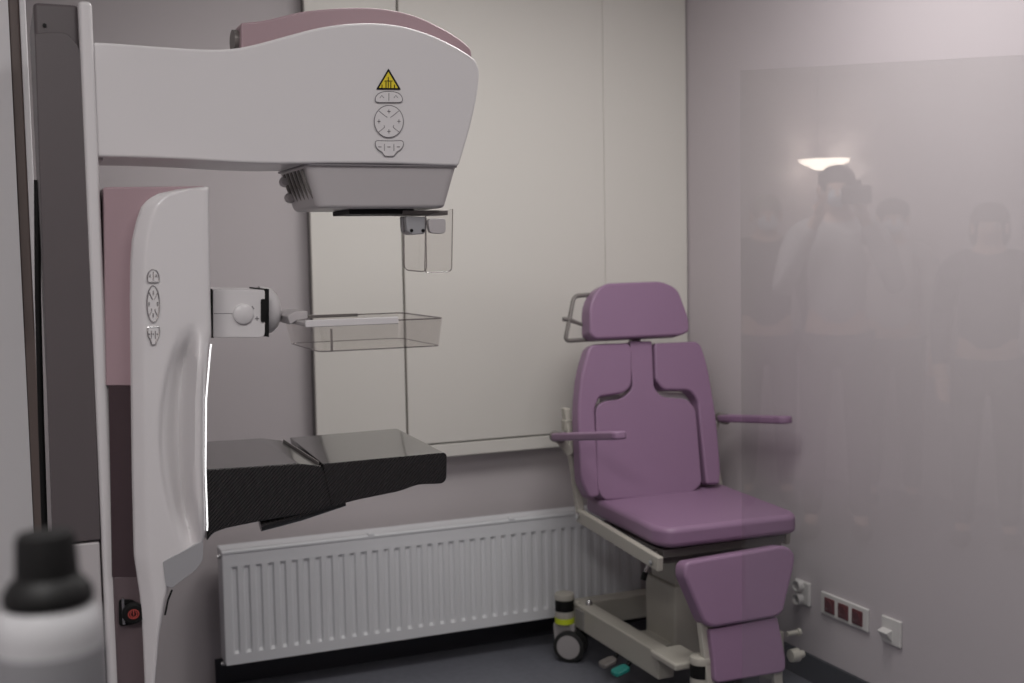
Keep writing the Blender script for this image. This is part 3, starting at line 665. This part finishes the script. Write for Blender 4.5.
# people standing behind the viewer, seen only as reflections
SKIN = mat('skin', (.55, .36, .28), .5)
def skinned(joints, links, name, m, parent, root=0, sub=2, label=None):
    me = bpy.data.meshes.new(name); names = list(joints); P = [joints[k] for k in names]
    me.from_pydata([p[0] for p in P], [(names.index(a), names.index(b)) for a, b in links], [])
    o = bpy.data.objects.new(name, me); COL.objects.link(o); o.parent = parent
    md = o.modifiers.new('skin', 'SKIN'); md.use_smooth_shade = True
    for i, p in enumerate(P):
        r = p[1] if isinstance(p[1], tuple) else (p[1], p[1])
        me.skin_vertices[0].data[i].radius = r; me.skin_vertices[0].data[i].use_root = (i == root)
    sb = o.modifiers.new('sub', 'SUBSURF'); sb.levels = sb.render_levels = sub
    me.materials.append(m)
    if label: o['label'] = label
    return o
def ball(c, r, bm=None, n=14):
    bm = bm or bmesh.new(); mt = Matrix.Translation(V(c)) @ Matrix.Diagonal((*r, 1))
    bmesh.ops.create_uvsphere(bm, u_segments=n*2, v_segments=n, radius=1, matrix=mt); return bm
def person(head, face_dir, label, top_c, hair_c, mask_c=None, shooting=False, long_hair=False, trousers_c=(.03, .03, .04)):
    H = head.z+.115; k = H/1.72; yaw = math.atan2(face_dir.y, face_dir.x)-math.pi/2
    p = thing('person', label, 'person', (head.x, head.y, 0)); p.rotation_euler.z = yaw
    s = lambda x, y, z: (x*k, y*k, z*k)
    if shooting:
        aL = [s(-.18, 0, 1.40), s(-.25, .06, 1.13), s(-.09, .17, 1.47), s(-.07, .20, 1.53)]; aR = [s(.18, 0, 1.40), s(.26, .06, 1.14), s(.11, .15, 1.48), s(.09, .18, 1.55)]
    else:
        aL = [s(-.18, 0, 1.40), s(-.23, -.02, 1.12), s(-.22, .10, .88), s(-.21, .14, .80)]; aR = [s(.18, 0, 1.40), s(.23, -.02, 1.12), s(.22, .10, .88), s(.21, .14, .80)]
    J = {'pelvis': (s(0, 0, .95), (.15, .11)), 'waist': (s(0, 0, 1.10), (.135, .10)), 'chest': (s(0, 0, 1.30), (.155, .11)), 'neck0': (s(0, -.01, 1.44), .07), 'neck': (s(0, 0, 1.50), .052),
         'skull': (s(0, .015, 1.60), (.075, .09)), 'crown': (s(0, .005, 1.67), (.066, .08)), 'jaw': (s(0, .055, 1.545), (.048, .045))}
    Lk = [('pelvis', 'waist'), ('waist', 'chest'), ('chest', 'neck0'), ('neck0', 'neck'), ('neck', 'skull'), ('skull', 'crown'), ('skull', 'jaw')]
    for n_, A in (('L', aL), ('R', aR)):
        J['sh'+n_] = (A[0], .062); J['el'+n_] = (A[1], .042); J['wr'+n_] = (A[2], .027); J['ha'+n_] = (A[3], (.036, .018))
        Lk += [('neck0', 'sh'+n_), ('sh'+n_, 'el'+n_), ('el'+n_, 'wr'+n_), ('wr'+n_, 'ha'+n_)]
        sx = -1 if n_ == 'L' else 1
        w_, h_ = V(A[2]), V(A[3]); fd = (h_-w_).normalized(); sd = V((1, 0, 0)) if not shooting else V((0, .3, 1)).normalized()
        for f in range(4):
            a = h_+sd*(.012*(f-1.5)); b = a+fd*.032+V((-sx*.004, .004, 0)); c = b+fd*(.024+.004*(f in (1, 2)))+V((-sx*.014, .006, -.004))
            J['f%s%d' % (n_, f)] = (a+fd*.012, .0085); J['g%s%d' % (n_, f)] = (b, .008); J['t%s%d' % (n_, f)] = (c, .006)
            Lk += [('ha'+n_, 'f%s%d' % (n_, f)), ('f%s%d' % (n_, f), 'g%s%d' % (n_, f)), ('g%s%d' % (n_, f), 't%s%d' % (n_, f))]
        a = w_+fd*.03+V((-sx*.03, .008, 0)); J['th'+n_] = (a, .010); J['tt'+n_] = (a+fd*.035+V((-sx*.006, .004, 0)), .007); Lk += [('wr'+n_, 'th'+n_), ('th'+n_, 'tt'+n_)]
        J['hip'+n_] = (s(sx*.09, 0, .88), .085); J['kn'+n_] = (s(sx*.10, .02, .48), .055); J['an'+n_] = (s(sx*.11, -.01, .09), .038); J['to'+n_] = (s(sx*.12, .13, .04), (.04, .03))
        Lk += [('pelvis', 'hip'+n_), ('hip'+n_, 'kn'+n_), ('kn'+n_, 'an'+n_), ('an'+n_, 'to'+n_)]
    body = skinned(J, Lk, 'body', SKIN, p)
    # clothing: same joints, a little larger
    grow = lambda r, g: tuple(x+g for x in r) if isinstance(r, tuple) else r+g
    tj = {n: (J[n][0], grow(J[n][1], .014)) for n in ('pelvis', 'waist', 'chest', 'neck0', 'shL', 'elL', 'shR', 'elR')}
    for n_ in 'LR': a, b = V(J['el'+n_][0]), V(J['wr'+n_][0]); tj['cf'+n_] = (tuple(a+(b-a)*.92), .040)
    skinned(tj, [('pelvis', 'waist'), ('waist', 'chest'), ('chest', 'neck0'), ('neck0', 'shL'), ('shL', 'elL'), ('elL', 'cfL'), ('neck0', 'shR'), ('shR', 'elR'), ('elR', 'cfR')], 'jacket', mat('cloth_top', top_c, .8), p)
    bj = {n: (J[n][0], grow(J[n][1], .014)) for n in ('pelvis', 'hipL', 'knL', 'anL', 'hipR', 'knR', 'anR')}
    skinned(bj, [('pelvis', 'hipL'), ('hipL', 'knL'), ('knL', 'anL'), ('pelvis', 'hipR'), ('hipR', 'knR'), ('knR', 'anR')], 'trousers', mat('cloth_trousers', trousers_c, .8), p)
    for sx in (-1, 1):
        obj('shoe', ball(s(sx*.117, .06, .045), (.052, .145, .045)), M['black'], p, world=False)
        obj('ear', ball(s(sx*.079, .005, 1.595), (.012, .02, .032), n=8), SKIN, p, world=False)
        e = obj('eye', ball(s(sx*.031, .098, 1.605), (.013, .009, .009), n=8), M['socket'], p, world=False); obj('iris', ball(s(sx*.031, .106, 1.605), (.006, .003, .006), n=6), M['black'], e, world=False)
    obj('nose', hexa([s(-.014, .10, 1.568), s(.014, .10, 1.568), s(.014, .128, 1.568), s(-.014, .128, 1.568), s(-.006, .09, 1.612), s(.006, .09, 1.612), s(.006, .104, 1.612), s(-.006, .104, 1.612)]), SKIN, p, bevel=.004, world=False)
    obj('mouth', ball(s(0, .094, 1.545), (.024, .007, .006), n=8), mat('lips', (.45, .2, .18), .5), p, world=False)
    hb = ball(s(0, -.018, 1.645), (.092, .104, .078)); 
    if long_hair: ball(s(0, -.045, 1.58), (.098, .075, .12), hb)
    obj('hair', hb, mat('hair_colour', hair_c, .7), p, world=False)
    if mask_c:
        obj('face_mask', ball(s(0, .072, 1.56), (.058, .052, .045)), mat('mask_cloth', mask_c, .8), p, world=False)
    return p
fd = gn
# the photographer stands right behind the viewpoint with a camera raised
hp = mirrored(837, 186, 6.3)
pfd = V((gn.x, gn.y, 0))
person(hp, pfd, 'person in a grey jacket and light face mask raising a camera', (.42, .41, .42), (.02, .018, .018), (.45, .55, .62), True)
pcm = hp+gn*.235+V((gn.y, -gn.x, 0))*.09+V((0, 0, -.05))
fx = gn.copy(); sx_ = V((fx.y, -fx.x, 0))
pc_ = thing('photo_camera', 'black photo camera held up by the masked person', 'camera', pcm)
obj('camera_body', hexa([pcm+sx_*a+fx*b+V((0, 0, c)) for c in (-.05, .04) for a, b in ((-.07, -.03), (.07, -.03), (.07, .03), (-.07, .03))]), M['black'], pc_, bevel=.01)
obj('lens_barrel', lathe([(0, .02), (.035, .02), (.037, .055), (.030, .06), (.028, .05), (0, .05)], pcm, fx, 24), M['black'], pc_)
obj('viewfinder_hump', hexa([pcm+sx_*a+fx*b+V((0, 0, c)) for c in (.035, .065) for a, b in ((-.025, -.03), (.025, -.03), (.018, .03), (-.018, .03))]), M['black'], pc_, bevel=.006)
for px, py, dd, lab, tc_, hc_, mk, lh in (
    (766, 214, 7.1, 'person in a dark jacket with pale hair, leftmost in the mirror image', (.03, .03, .035), (.35, .32, .28), (.6, .65, .7), False),
    (893, 218, 7.15, 'person in a pale blouse mirrored just right of the photographer', (.5, .46, .45), (.05, .04, .035), (.5, .55, .6), False),
    (990, 226, 6.3, 'person in a dark coat at the far right of the mirror image', (.05, .045, .06), (.04, .03, .03), None, True)):
    q = mirrored(px, py, dd); person(q, (g0-V((q.x, q.y, 0))+gt*.5).normalized(), lab, tc_, hc_, mk, False, lh)
# glowing wall lamp behind them
best = min((mirrored(836, 165, 5.5+i*.02) for i in range(120)), key=lambda v: abs(v.y-(YF+.05)))
lp = thing('wall_lamp', 'glowing half-round wall lamp mirrored above the photographer', 'lamp', (best.x, YF, best.z))
obj('lamp_plate', box(best.x-.05, best.x+.05, YF, YF+.02, best.z-.06, best.z+.04), M['socket'], lp, bevel=.004)
obj('lamp_bowl', lathe([(0, -.03), (.06, -.03), (.15, .02), (.155, .03), (.145, .03), (.0, .0)], (best.x, YF+.17, best.z), (0, 0, 1), 32), mat('lamp_glow', (.9, .88, .8), .4, emit=((1, .9, .78), 9)), lp)
